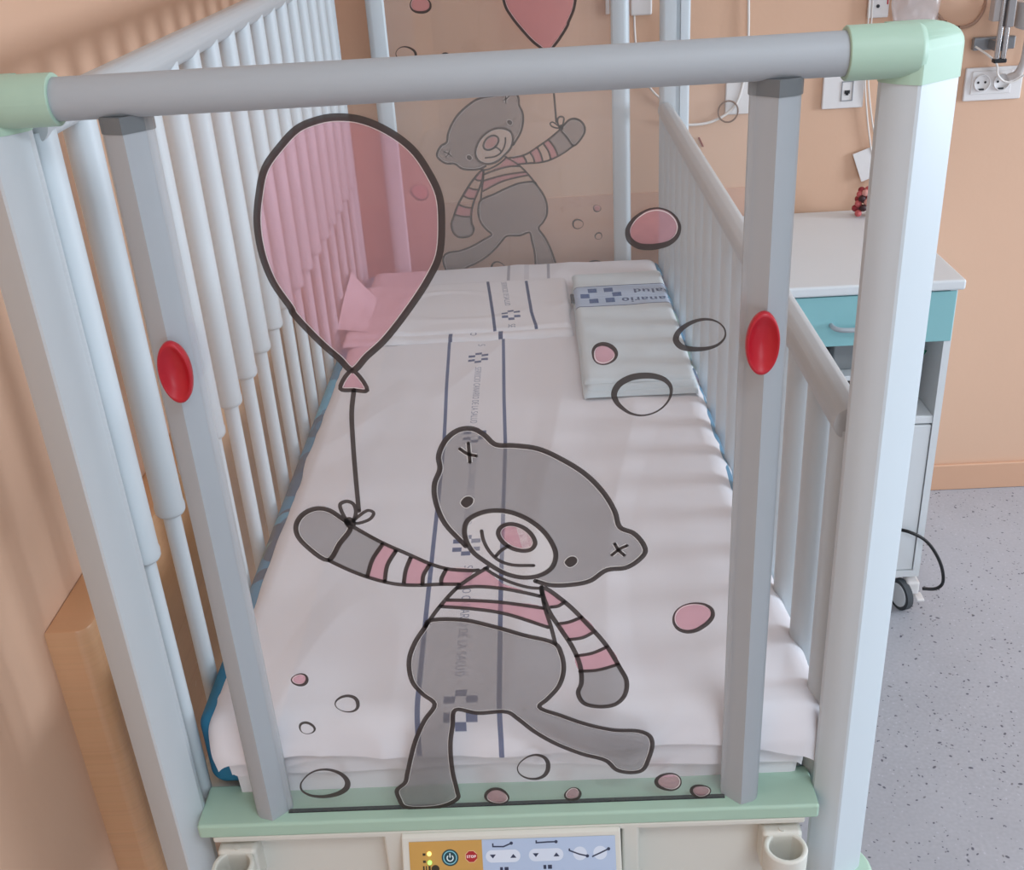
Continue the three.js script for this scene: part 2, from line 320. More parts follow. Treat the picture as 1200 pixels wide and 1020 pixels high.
// ---------------------------------------------------------------- the crib
const crib = thing('hospital_crib', 'pale grey metal hospital crib with mint corners, barred sides and clear end panels', 'crib', 0, 0, -0.877);
const arcPts = (cx, cz, r, a0, a1, n = 5) => Array.from({ length: n + 1 }, (_, i) => { const a = (a0 + (a1 - a0) * i / n) * Math.PI / 180; return [cx + r * Math.cos(a), cz + r * Math.sin(a)]; });
// plan of a corner post: a ridge to the outside end, x to the outer side
const cornerPlan = [[0, -0.0006], [0.0375, -0.027], [0.0412, -0.0305], [0.0425, -0.035], ...arcPts(0.0355, -0.038, 0.007, 0, -90, 4), [0.020, -0.045], [0.020, -0.036], [0.010, -0.036], [0.010, -0.045], [-0.010, -0.045], ...arcPts(-0.011, -0.0285, 0.0165, -90, -180, 6), [-0.0268, -0.024], [-0.0225, -0.0175], [-0.0165, -0.0105], [-0.009, -0.0045], [-0.003, -0.0008]];
const panelPlan = [[0, 0], [-0.0205, -0.0195], [-0.0205, -0.025], [-0.017, -0.029], [0.004, -0.035], ...arcPts(0.007, -0.019, 0.016, -90, 62, 10)];
const place = (plan, x, z, sx, sz) => { const p = plan.map(([a, b]) => [x + sx * a, z + sz * b]); return sx * sz < 0 ? p.reverse() : p; };
function elbow(sx, z, sz) {                                      // moulded corner: a sleeve on the bar and a rounded cap on the post
  const zc = z - sz * 0.018, r = 0.0225, plan = cornerPlan.filter(([x, q]) => !(q <= -0.0355 && x < 0.0205 && x > 0.0095)).map(([x, q]) => [x * 1.035, -0.023 + (q + 0.023) * 1.035]), n = plan.length, pos = [], idx = [], y0 = BAR - r - 0.004, H = 14;
  for (let i = 0; i <= H; i++) {
    const u = i / H, y = i < 2 ? y0 + i * (r + 0.004) * 0.5 : BAR + r * (i === H ? 1 : Math.sin((i - 2) / (H - 2) * Math.PI / 2)) * 1.02, q = Math.min(1, Math.max(0, (y - BAR) / (r * 1.02))), s = Math.max(0.02, (1 - q ** 2.3) ** (1 / 2.3)), zs = Math.max(0.02, (1 - q ** 2) ** 0.5);
    for (const [px, pz] of plan) pos.push(sx * (HALF - 0.030 + (px + 0.030) * (0.3 + 0.7 * s)), y, z + sz * (-0.022 + (pz + 0.022) * zs));
    if (i) for (let j = 0; j < n; j++) { const a = (i - 1) * n + j, b = (i - 1) * n + (j + 1) % n; idx.push(...(sx * sz < 0 ? [a, b, a + n, b, b + n, a + n] : [a, a + n, b, b, a + n, b + n])); }
  }
  const cap = new THREE.BufferGeometry(); cap.setAttribute('position', new THREE.Float32BufferAttribute(pos, 3)); cap.setIndex(idx); cap.setAttribute('uv', new THREE.Float32BufferAttribute(new Float32Array(pos.length / 3 * 2), 2));
  const sleeve = lathe([[0.0186, 0], [0.0215, 0], [r, 0.0012], [r, 0.058], [0.0195, 0.064], [0, 0.066]], 40).rotateZ(-Math.PI / 2).scale(sx, 1, 1).translate(sx * 0.338, BAR, zc);
  if (sx < 0) { const ix = sleeve.index.array; for (let i = 0; i < ix.length; i += 3) { const t = ix[i]; ix[i] = ix[i + 1]; ix[i + 1] = t; } sleeve.computeVertexNormals(); }
  return [toCreasedNormals(cap, 0.6), sleeve];
}
function dish(x, y, z, sz) {                                    // oval scooped knob
  const g = lathe([[0, 0.0055], [0.012, 0.0065], [0.021, 0.0095], [0.0265, 0.0135], [0.029, 0.0145], [0.0312, 0.0125], [0.0315, 0.008], [0.028, 0.002], [0.018, -0.001], [0, -0.002]], 40);
  g.rotateX(Math.PI / 2 * sz); g.scale(0.5, 1, 1); return g.translate(x, y, z);
}
function endBoard(z, sz, lift, mirrored) {
  for (const s of [-1, 1]) {
    mesh('corner_post', prism(place(cornerPlan, s * HALF, z, s, sz), 0.33, 1.537), M.paint, crib);
    mesh('corner_elbow', elbow(s, z, sz), M.mint, crib);
    const p = mesh('panel_post', prism(place(panelPlan, s * PANEL, z, s, sz), DECK - 0.003, BAR - 0.0165), sz > 0 ? M.alu : M.paint, crib);
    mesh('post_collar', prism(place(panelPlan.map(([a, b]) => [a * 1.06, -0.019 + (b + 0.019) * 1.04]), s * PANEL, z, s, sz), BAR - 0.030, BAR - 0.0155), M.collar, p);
    mesh('release_knob', dish(s * (PANEL - 0.006), 1.311, z + sz * 0.004, sz), M.red, p).userData.label = 'red oval release knob';
  }
  mesh('top_bar', cyl(0.0185, 0.0185, V(-0.352, BAR, z - sz * 0.018), V(0.352, BAR, z - sz * 0.018), 36), M.alu, crib);
  mesh('panel_ledge', rbox(-0.3735, 0.3735, DECK - 0.021, DECK, Math.min(z + sz * 0.005, z - sz * 0.062), Math.max(z + sz * 0.005, z - sz * 0.062), 0.004), M.mint, crib).userData.label = 'mint green ledge';
  const panel = mesh('clear_panel', box(-0.264, 0.264, DECK - 0.004, BAR - 0.012, Math.min(z - sz * 0.012, z - sz * 0.017), Math.max(z - sz * 0.012, z - sz * 0.017)), M.acrylic, crib);
  panel.userData.label = 'clear acrylic panel printed with a bear and balloon';
  mesh('panel_foot_strip', box(-0.264, 0.264, DECK - 0.002, DECK + 0.0010, Math.min(z - sz * 0.0115, z - sz * 0.0175), Math.max(z - sz * 0.0115, z - sz * 0.0175)), M.dark, crib).userData.label = 'dark strip along the panel foot';  // thin dark strip where the panel meets the ledge
  const add = (name, L, label) => {
    const [g, mats] = inked(L); if (mirrored) { g.scale(-1, 1, 1); const p = g.attributes.position, n = g.attributes.normal; for (let i = 0; i < p.count; i += 3) { const a = V(0, 0, 0).fromBufferAttribute(p, i + 1), b = V(0, 0, 0).fromBufferAttribute(p, i + 2); p.setXYZ(i + 1, b.x, b.y, b.z); p.setXYZ(i + 2, a.x, a.y, a.z); } for (let i = 0; i < n.count; i++) n.setXYZ(i, 0, 0, 1); }
    g.translate(0, DECK + lift, z - sz * 0.012 + (sz > 0 ? 0 : 0.005));
    mesh(name, g, mats, panel).userData.label = label;
  };
  add('bear_print', bearArt(), 'printed grey teddy bear in a pink striped shirt');
  add('balloon_print', balloonArt(), 'printed pink balloon on a string');
  for (const b of BUBBLES) add('bubble_print', bubbleArt(b), b[5] ? 'printed pink bubble' : 'printed outline bubble');
}
endBoard(FOOT_Z, 1, 0, false);
endBoard(HEAD_Z, -1, 0.033, true);

// barred sides: sleeves hang from the rail and slide over thin rods
function side(s, railY, sleeveLow, label) {
  const x = s * 0.385, w = 0.0185, h = 0.0185, pts = [];
  for (let i = 0; i < 32; i++) { const a = i / 32 * Math.PI * 2, e = 0.92, c = Math.cos(a), d = Math.sin(a); pts.push([x + w * Math.sign(c) * Math.abs(c) ** e, railY + h * Math.sign(d) * Math.abs(d) ** e]); }
  const rail = mesh('side_rail', beam(pts, -1.700, -0.052, 0.002), M.rail, crib); rail.userData.label = label;
  const top = railY - 0.008, len = top - sleeveLow;
  for (let k = 0; k < 17; k++) {
    const z = -0.055 - 0.1 * k - 0.012;
    mesh('sleeve_tube', lathe([[0.0112, 0], [0.0156, 0.0005], [0.0178, 0.004], [0.0183, 0.011], [0.0174, 0.016], [0.0174, len]], 24).translate(x, sleeveLow, z), M.tube, rail);
    if (sleeveLow > 0.72) mesh('rod', cyl(0.0105, 0.0105, V(x, 0.66, z), V(x, sleeveLow + 0.02, z), 16), M.tube, rail);
  }
}
side(-1, 1.533, 1.05, 'raised side rail with white tubes');
side(1, 1.188, 0.69, 'lowered side rail with white tubes');

// deck, lifting columns, chassis and castors
mesh('deck_frame', [rbox(-0.365, 0.365, 0.655, 0.700, -1.69, -1.645, 0.006), rbox(-0.365, 0.365, 0.655, 0.700, -0.110, -0.066, 0.006), rbox(-0.398, -0.352, 0.640, 0.700, -1.69, -0.066, 0.006), rbox(0.352, 0.398, 0.640, 0.700, -1.69, -0.066, 0.006), box(-0.355, 0.355, 0.690, 0.705, -1.66, -0.1)], M.cream, crib);
for (const z of [-1.35, -0.42]) mesh('lifting_column', [rbox(-0.07, 0.07, 0.20, 0.45, z - 0.07, z + 0.07, 0.01), rbox(-0.055, 0.055, 0.44, 0.67, z - 0.055, z + 0.055, 0.01)], M.paint, crib);
mesh('chassis', [rbox(-0.33, -0.25, 0.15, 0.21, -1.68, -0.08, 0.01), rbox(0.25, 0.33, 0.15, 0.21, -1.68, -0.08, 0.01), rbox(-0.33, 0.33, 0.15, 0.21, -1.42, -1.28, 0.01), rbox(-0.33, 0.33, 0.15, 0.21, -0.49, -0.35, 0.01)], M.cream, crib);
for (const sx of [-1, 1]) for (const z of [-1.64, -0.12]) {
  const c = mesh('castor', [rbox(sx * 0.29 - 0.035, sx * 0.29 + 0.035, 0.09, 0.155, z - 0.04, z + 0.04, 0.012), cyl(0.015, 0.015, V(sx * 0.29, 0.14, z), V(sx * 0.29, 0.165, z))], M.cream, crib);
  mesh('wheel', cyl(0.0625, 0.0625, V(sx * 0.29 - 0.02, 0.0627, z), V(sx * 0.29 + 0.02, 0.0627, z), 32), M.rubber, c);
}
for (const sx of [-1, 1]) for (const z of [-0.033, HEAD_Z + 0.033]) mesh('corner_bumper', lathe([[0, 0], [0.042, 0], [0.048, 0.006], [0.048, 0.024], [0.042, 0.030], [0, 0.030]], 36).translate(sx * 0.410, 0.535, z), M.mint, crib).userData.label = 'round mint corner bumper';

// control housing under the foot panel
{
  const hz = 0.004;
  const h = mesh('control_housing', [rbox(-0.358, 0.358, 0.50, 0.692, -0.060, -0.016, 0.004), rbox(-0.358, 0.358, 0.681, 0.6905, -0.03, hz, 0.003), rbox(-0.358, 0.358, 0.50, 0.54, -0.03, hz, 0.004), rbox(-0.150, -0.125, 0.52, 0.688, -0.03, hz, 0.004), rbox(0.139, 0.160, 0.52, 0.688, -0.03, hz, 0.004)], M.cream, crib);
  // keypad box with a sloping face
  const prof = [[-0.02, 0.688], [0.006, 0.688], [0.010, 0.685], [0.052, 0.585], [0.050, 0.578], [-0.02, 0.575]];
  const g = new THREE.ExtrudeGeometry(new THREE.Shape(prof.map(([z, y]) => new THREE.Vector2(z, y))), { depth: 0.260, bevelEnabled: true, bevelSize: 0.002, bevelThickness: 0.002, bevelOffset: -0.002, bevelSegments: 2 });
  g.rotateY(-Math.PI / 2).translate(0.137 - 0.002, 0, 0);
  const kb = mesh('keypad_box', g, M.cream, h);
  const art = canvas(1024, 400, (c, w, hh) => {
    c.fillStyle = '#b9cbe6'; c.fillRect(0, 0, w, hh); c.fillStyle = '#d0a257'; c.fillRect(0, 0, w * 0.355, hh);
    c.fillStyle = '#3a3324'; for (const [x, y] of [[66, 58], [66, 94]]) { c.fillRect(x, y, 14, 12); }
    c.font = 'bold 26px sans-serif'; c.fillRect(64, 122, 8, 30); c.fillRect(78, 122, 6, 30); c.fillRect(92, 122, 10, 30); c.beginPath(); c.arc(126, 138, 20, 0, 7); c.fill();
    c.fillStyle = '#17454f'; c.beginPath(); c.arc(202, 84, 42, 0, 7); c.fill(); c.strokeStyle = '#8fd0dc'; c.lineWidth = 5; c.beginPath(); c.arc(202, 84, 32, 0, 7); c.stroke();
    c.strokeStyle = '#e8f6f8'; c.lineWidth = 6; c.beginPath(); c.arc(202, 86, 15, -0.9, 4.05); c.stroke(); c.beginPath(); c.moveTo(202, 62); c.lineTo(202, 84); c.stroke();
    c.fillStyle = '#b3212b'; c.beginPath(); for (let i = 0; i < 8; i++) c.lineTo(308 + 31 * Math.cos((i + 0.5) * Math.PI / 4), 82 + 31 * Math.sin((i + 0.5) * Math.PI / 4)); c.fill(); c.strokeStyle = '#e9c7a0'; c.lineWidth = 3; c.stroke();
    c.fillStyle = '#fff'; c.font = 'bold 20px sans-serif'; c.textAlign = 'center'; c.fillText('STOP', 308, 89);
    const pad = (x) => { c.fillStyle = 'rgba(226,234,248,0.85)'; c.beginPath(); c.roundRect(x - 86, 54, 172, 62, 31); c.fill(); c.fillStyle = '#2b3350'; c.beginPath(); c.moveTo(x - 66, 76); c.lineTo(x - 36, 76); c.lineTo(x - 51, 95); c.fill(); c.beginPath(); c.moveTo(x + 36, 95); c.lineTo(x + 66, 95); c.lineTo(x + 51, 76); c.fill(); };
    pad(466); pad(680);
    c.strokeStyle = '#2b3350'; c.fillStyle = '#2b3350'; c.lineWidth = 7;
    const bed = (p) => { c.beginPath(); p.forEach(([x, y], i) => (i ? c.lineTo(x, y) : c.moveTo(x, y))); c.stroke(); const e = p[p.length - 1]; c.beginPath(); c.arc(e[0], e[1], 8, 0, 7); c.fill(); };
    bed([[418, 20], [418, 36], [470, 38], [510, 22]]); bed([[634, 12], [634, 24], [690, 22], [732, 22]]);
    for (const x of [848, 948]) { c.fillStyle = 'rgba(226,234,248,0.85)'; c.beginPath(); c.arc(x, 84, 34, 0, 7); c.fill(); }
    c.fillStyle = '#2b3350'; bed([[796, 58], [796, 68], [845, 88], [884, 98]]); bed([[908, 104], [912, 100], [950, 84], [990, 66]]);
    c.fillStyle = '#2b3350'; c.fillRect(448, 140, 14, 20); c.fillRect(470, 140, 20, 20); c.fillRect(664, 136, 14, 20); c.fillRect(686, 136, 20, 20);
    pad(466); c.fillStyle = '#2b3350';
    for (const y of [210, 310]) for (const x of [466, 680, 890]) { c.fillStyle = 'rgba(226,234,248,0.85)'; c.beginPath(); c.roundRect(x - 80, y, 160, 58, 29); c.fill(); }
  });
  const a = Math.atan2(0.042, 0.1), len = 0.1000, m = new THREE.PlaneGeometry(0.248, len); m.rotateX(-a); m.translate(0.006, 0.6352, 0.0318);
  mesh('keypad_membrane', m, new THREE.MeshPhysicalMaterial({ map: art, roughness: 0.35 }), kb).userData.label = 'orange and pale blue keypad with white arrow keys';
  for (const [u, v, c, n] of [[0.097, 0.15, [1.0, 0.85, 0.25], 'yellow'], [0.097, 0.26, [0.45, 0.9, 0.2], 'green']]) {
    const led = new THREE.MeshStandardMaterial({ color: new THREE.Color(...c), emissive: new THREE.Color(...c), emissiveIntensity: 0.9 });
    const y = 0.6352 + (0.5 - v) * len * Math.cos(a), z = 0.0318 - (0.5 - v) * len * Math.sin(a);
    mesh('indicator_light', new THREE.SphereGeometry(0.0028, 12, 8).translate(0.006 + (u - 0.5) * 0.248, y + 0.0005, z + 0.001), led, kb).userData.label = `${n} indicator light`;
  }
  for (const s of [-1, 1]) {
    const sk = mesh('accessory_socket', [lathe([[0.019, 0], [0.025, 0], [0.0258, 0.06], [0.0245, 0.0625], [0.0205, 0.0625], [0.0195, 0.060], [0.019, 0]], 32).translate(s * 0.331, 0.606, 0.026), rbox(s * 0.331 - 0.024, s * 0.331 + 0.024, 0.61, 0.672, -0.03, 0.010, 0.006)], M.cream, h);
    sk.userData.label = 'round cream accessory socket';
    mesh('bolt', cyl(0.004, 0.004, V(s * 0.331, 0.668, 0.003), V(s * 0.331, 0.6735, 0.003), 12), M.cream, sk);
  }
}

// ---------------------------------------------------------------- bedding
// a cloth laid over a rounded block: flat sheet coordinates (a, b) -> draped point
function drape({ x0, x1, z0, z1, y, r, over, nx = 90, nz = 170, lift, flare, uv }) {
  const pos = [], tex = [], idx = [];
  for (let j = 0; j <= nz; j++) for (let i = 0; i <= nx; i++) {
    const ease = (t) => t;
    const oz = over, u = ease(i / nx), v = ease(j / nz), a = x0 - oz.left + (x1 - x0 + oz.left + oz.right) * u, fr = oz.frontOf ? oz.frontOf(a) : oz.front, b = z0 - oz.back + (z1 - z0 + oz.back + fr) * v;
    const fl = flare ? flare(b, a) : 0, X0 = x0 - fl, X1 = x1 + fl, A = a + (a < (x0 + x1) / 2 ? -fl : fl) * Math.abs(u - 0.5) * 2;
    const px = Math.min(Math.max(A, X0), X1), pz = Math.min(Math.max(b, z0), z1); let dx = A - px, dz = b - pz; const d = Math.hypot(dx, dz);
    let X = px, Y = y, Z = pz, k = 0;
    if (d > 1e-9) { dx /= d; dz /= d; const t = Math.min(d / r, Math.PI / 2), h = r * Math.sin(t), dn = r * (1 - Math.cos(t)) + Math.max(0, d - r * Math.PI / 2); X += dx * h; Z += dz * h; Y -= dn; k = Math.sin(t); }
    const w = lift ? lift(A, b, d) : 0;
    X += dx * w * k; Z += dz * w * k; Y += w * (1 - k * 0.8);
    pos.push(X, Y, Z); tex.push(...(uv ? uv(a, b) : [a, b]));
    if (i && j) { const q = j * (nx + 1) + i; idx.push(q - nx - 2, q - 1, q - nx - 1, q - nx - 1, q - 1, q); }
  }
  const g = new THREE.BufferGeometry(); g.setAttribute('position', new THREE.Float32BufferAttribute(pos, 3)); g.setAttribute('uv', new THREE.Float32BufferAttribute(tex, 2)); g.setIndex(idx); g.computeVertexNormals();
  return g;
}
const weave = dataTex(128, 128, (u, v, x, y) => 128 + 40 * (((x >> 1) + (y >> 1)) % 2 ? 1 : -1) + 30 * tileN(u, v, 20, 9), false);
const crease = (x, z, s) => { const q = n3(x, z, s); return Math.max(0, 1 - Math.abs(q) * 7); };
const navy = 'rgba(52,68,112,0.86)';
function emblem(c, x, y, s, col = navy) { c.fillStyle = col; for (const [a, b] of [[0, -2], [-1, -1], [1, -1], [-1, 1], [1, 1], [0, 2]]) c.fillRect(x + (a - 0.5) * s, y + (b * 0.82 - 0.5) * s, s, s * 0.82); }

// the mattress, a teal cover with a scatter of dark and violet prints
{
  const cover = canvas(1024, 256, (c, w, h) => {
    c.fillStyle = '#2c7a9e'; c.fillRect(0, 0, w, h);
    for (let i = 0; i < 90; i++) { c.fillStyle = ['#23405f', '#6e4a72', '#1f6f96', '#7d8a72', '#27304a', '#58b2d4'][rnd() * 6 | 0]; c.globalAlpha = 0.75; c.beginPath(); c.ellipse(w * (rnd() * 0.86), rnd() * h, 10 + rnd() * 34, 8 + rnd() * 20, rnd() * 3, 0, 7); c.fill(); }
    c.globalAlpha = 1;
  });
  cover.wrapS = cover.wrapT = THREE.RepeatWrapping;
  const g = rbox(-0.3735, 0.3735, 0.707, 0.820, -1.70, -0.060, 0.022, 5), p = g.attributes.position;
  const uv = new Float32Array(p.count * 2); for (let i = 0; i < p.count; i++) { uv[i * 2] = (p.getZ(i) + 1.70) / 1.65; uv[i * 2 + 1] = (p.getX(i) + p.getY(i)) / 0.4; } g.setAttribute('uv', new THREE.BufferAttribute(uv, 2));
  tag(mesh('mattress', g, new THREE.MeshPhysicalMaterial({ map: cover, roughness: 0.65 })), 'teal patterned crib mattress showing beside the bars under white sheets', 'mattress');
}
const linen = std(232, 230, 234, { roughness: 0.85, sheen: 0.2, bumpMap: weave, bumpScale: 0.0001 });
// fitted cover on the foot end of the mattress, and a bunched under-sheet over it
{
  const g = drape({ x0: -0.326, x1: 0.346, z0: -0.30, z1: -0.076, y: 0.8215, r: 0.026, over: { left: 0.018, right: 0.05, back: 0, front: 0.1255 }, nx: 90, nz: 60, lift: (x, z, d) => 0.0006 + (d > 0.03 ? 0.002 * n3(x * 7, z * 9, 13) : 0) });
  tag(mesh('fitted_cover', g, linen), 'white fitted cover on the mattress end, lowest layer above the mint ledge', 'cover');
  const h = drape({ x0: -0.328, x1: 0.348, z0: -0.45, z1: -0.073, y: 0.8240, r: 0.026, over: { left: 0.02, right: 0.05, back: 0, front: 0.09, frontOf: (x) => 0.089 + 0.014 * n3(x * 5, 4.2) + 0.012 * THREE.MathUtils.smoothstep(x, -0.1, 0.3) }, nx: 140, nz: 80,
    lift: (x, z, d) => 0.0008 + THREE.MathUtils.smoothstep(d, 0.03, 0.07) * (0.005 + 0.006 * n3(x * 8, z * 9, 3) + 0.005 * crease(x * 4, z * 14, 4)) });
  tag(mesh('under_sheet', h, linen), 'white under-sheet bunched between the printed sheet and the fitted cover', 'sheet');
}
// printed top sheet
const printLen = 1.80;
const printed = canvas(640, 2048, (c, w, h) => {
  const px = w / 0.32, pz = h / printLen, X = (x) => (x + 0.21) * px, Y = (z) => (z + 1.74) * pz;
  c.fillStyle = '#e8e6ea'; c.fillRect(0, 0, w, h);
  const line = (pts, col = navy, lw = 0.0062) => { c.strokeStyle = col; c.lineWidth = lw * px; c.beginPath(); pts.forEach(([x, z], i) => (i ? c.lineTo(X(x), Y(z)) : c.moveTo(X(x), Y(z)))); c.stroke(); };
  line([[-0.129, -1.2], [-0.122, -1.0], [-0.111, -0.734], [-0.105, -0.4], [-0.098, -0.06], [-0.0975, 0.0]]);
  line([[-0.014, -1.2], [-0.008, -0.9], [-0.003, -0.72], [-0.003, -0.3], [0.0, -0.02], [0.0, 0.03]]);
  line([[-0.007, -1.745], [-0.009, -1.45]], 'rgba(120,118,134,0.55)', 0.007); line([[0.092, -1.745], [0.088, -1.45]], 'rgba(120,118,134,0.55)', 0.007); line([[0.037, -1.745], [0.036, -1.45]], 'rgba(150,148,160,0.22)', 0.012);
  c.save();
  const sy = pz / px;                                            // squares stay square on the cloth
  const put = (x, z, f) => { c.save(); c.translate(X(x), Y(z)); c.scale(1, sy); f(); c.restore(); };
  for (const [x, z] of [[-0.064, -1.10], [-0.058, -0.76], [-0.056, -0.405], [-0.047, -0.055]]) put(x, z, () => emblem(c, 0, 0, 0.0135 * px));
  for (const [x, z] of [[-0.062, -0.93], [-0.057, -0.585], [-0.050, -0.23]]) put(x, z, () => { c.rotate(Math.PI / 2); c.fillStyle = 'rgba(60,72,108,0.66)'; c.font = `${0.0165 * px}px sans-serif`; c.textAlign = 'center'; c.textBaseline = 'middle'; c.fillText('SERVICIO CANARIO DE LA SALUD', 0, 0, 0.265 * px); });
  put(-0.060, -1.17, () => { c.rotate(Math.PI / 2); c.fillStyle = 'rgba(60,72,108,0.7)'; c.font = `${0.02 * px}px sans-serif`; c.textAlign = 'center'; c.textBaseline = 'middle'; c.fillText('S', 0, 0); });
  c.restore();
});
{
  const mat = new THREE.MeshPhysicalMaterial({ map: printed, roughness: 0.85, sheen: 0.2, bumpMap: weave, bumpScale: 0.00005, side: THREE.DoubleSide });
  const g = drape({ x0: -0.326, x1: 0.336, z0: -1.672, z1: -0.066, y: 0.8285, r: 0.026, nx: 180, nz: 340,
    over: { left: 0.040, right: 0.046, back: 0.05, front: 0.07, frontOf: (x) => 0.064 + 0.014 * n3(x * 4, 1.7) + 0.020 * THREE.MathUtils.smoothstep(Math.abs(x), 0.24, 0.36) },
    flare: (z, x) => (x < 0 ? 0.004 : 0.022) * THREE.MathUtils.smoothstep(z, -0.6, -0.1),
    lift: (x, z, d) => 0.0022 + 0.009 * THREE.MathUtils.smoothstep(d, 0.03, 0.07) + 0.0022 * n3(x * 5, z * 3.2, 1) + 0.0032 * crease(x * 3.6 + 0.4 * z, z * 1.1, 7) + 0.0012 * n3(x * 16, z * 6, 2) + (d > 0.012 ? (0.005 * n3(x * 12, z * 12, 8) + 0.0035 * crease(x * 7, z * 7, 5)) * Math.min(1, d / 0.05) : 0),
    uv: (a, b) => [(a + 0.21) / 0.32, 1 - (b + 1.74) / printLen] });
  tag(mesh('bed_sheet', g, mat), 'white crib sheet with two navy stripes and lettering along it', 'sheet');
}
// a drawsheet folded flat across the pillow end
{
  const tex = (f) => { const t = canvas(1024, 640, (c, w, h) => { c.fillStyle = '#e9e7ea'; c.fillRect(0, 0, w, h); f(c, (x) => (x + 0.38) / 0.6 * w, (z) => (z + 1.56) / 0.4 * h, w / 0.6); }); return new THREE.MeshPhysicalMaterial({ map: t, roughness: 0.85, sheen: 0.2, side: THREE.DoubleSide }); };
  const uv = (a, b) => [(a + 0.38) / 0.6, 1 - (b + 1.56) / 0.4];
  const lower = tex((c, X, Z, s) => { c.fillStyle = '#39456c'; c.fillRect(X(-0.131), Z(-1.24), 0.008 * s, 0.2 * s); c.fillRect(X(-0.024), Z(-1.28), 0.009 * s, 0.2 * s); c.save(); c.translate(X(-0.078), Z(-1.207)); c.fillStyle = 'rgba(60,72,108,0.75)'; c.font = `${0.022 * s}px sans-serif`; c.textAlign = 'center'; c.fillText('O', 0, 0); c.restore(); });
  const upper = tex((c, X, Z, s) => {
    c.strokeStyle = '#39456c'; c.lineWidth = 0.0066 * s;
    for (const p of [[[-0.056, -1.53], [-0.038, -1.31], [-0.032, -1.222]], [[0.036, -1.52], [0.047, -1.31], [0.057, -1.222]]]) { c.beginPath(); p.forEach(([x, z], i) => (i ? c.lineTo(X(x), Z(z)) : c.moveTo(X(x), Z(z)))); c.stroke(); }
    c.save(); c.translate(X(0.002), Z(-1.30)); c.rotate(-0.05); emblem(c, 0, 0, 0.0135 * s); c.restore();
    c.save(); c.translate(X(-0.012), Z(-1.44)); c.rotate(Math.PI / 2 - 0.08); c.fillStyle = 'rgba(60,72,108,0.8)'; c.font = `${0.0165 * s}px sans-serif`; c.textAlign = 'center'; c.textBaseline = 'middle'; c.fillText('SERVICIO DE SALUD', 0, 0, 0.17 * s); c.restore();
    c.save(); c.translate(X(0.004), Z(-1.238)); c.rotate(Math.PI / 2); c.fillStyle = 'rgba(60,72,108,0.8)'; c.font = `${0.02 * s}px sans-serif`; c.textAlign = 'center'; c.textBaseline = 'middle'; c.fillText('SE', 0, 0); c.restore();
  });
  const grp = thing('folded_drawsheet', 'white printed drawsheet folded flat across the pillow end of the crib', 'sheet', -0.08, 0.83, -1.38);
  const wob = (s) => (x, z, d) => 0.0012 + 0.002 * n3(x * 7, z * 5, s) + 0.0035 * crease(x * 4, z * 5, s + 2);
  mesh('lower_fold', drape({ x0: -0.352, x1: 0.126, z0: -1.535, z1: -1.200, y: 0.8375, r: 0.005, over: { left: 0.010, right: 0.010, back: 0.01, front: 0.010 }, nx: 90, nz: 60, lift: wob(21), uv }), lower, grp);
  mesh('upper_fold', drape({ x0: -0.350, x1: 0.124, z0: -1.530, z1: -1.228, y: 0.8425, r: 0.005, over: { left: 0.010, right: 0.010, back: 0.01, front: 0.010 }, nx: 90, nz: 60, lift: (x, z, d) => wob(21)(x, z, d) + 0.0008 + 0.0012 * n3(x * 9, z * 8, 31), uv }), upper, grp);
  // its free corner stands up against the bars
  const P = [], I = [], N = 14;
  for (let j = 0; j <= N; j++) for (let i = 0; i <= N; i++) { const u = i / N, v = j / N; const x = -0.362 + 0.052 * u - 0.008 * v * (1 - u), z = -1.47 + 0.21 * v + 0.02 * u, hgt = 0.060 * (1 - u) ** 1.3 * (1 - v) ** 0.7; P.push(x - 0.006 * (1 - u), 0.8465 + hgt + 0.003 * n3(u * 3, v * 3, 12), z); if (i && j) { const q = j * (N + 1) + i; I.push(q - N - 2, q - 1, q - N - 1, q - N - 1, q - 1, q); } }
  const cg = new THREE.BufferGeometry(); cg.setAttribute('position', new THREE.Float32BufferAttribute(P, 3)); cg.setIndex(I); cg.computeVertexNormals(); cg.setAttribute('uv', new THREE.Float32BufferAttribute(new Float32Array(P.length / 3 * 2), 2));
  mesh('turned_up_corner', cg, linen, grp);
}
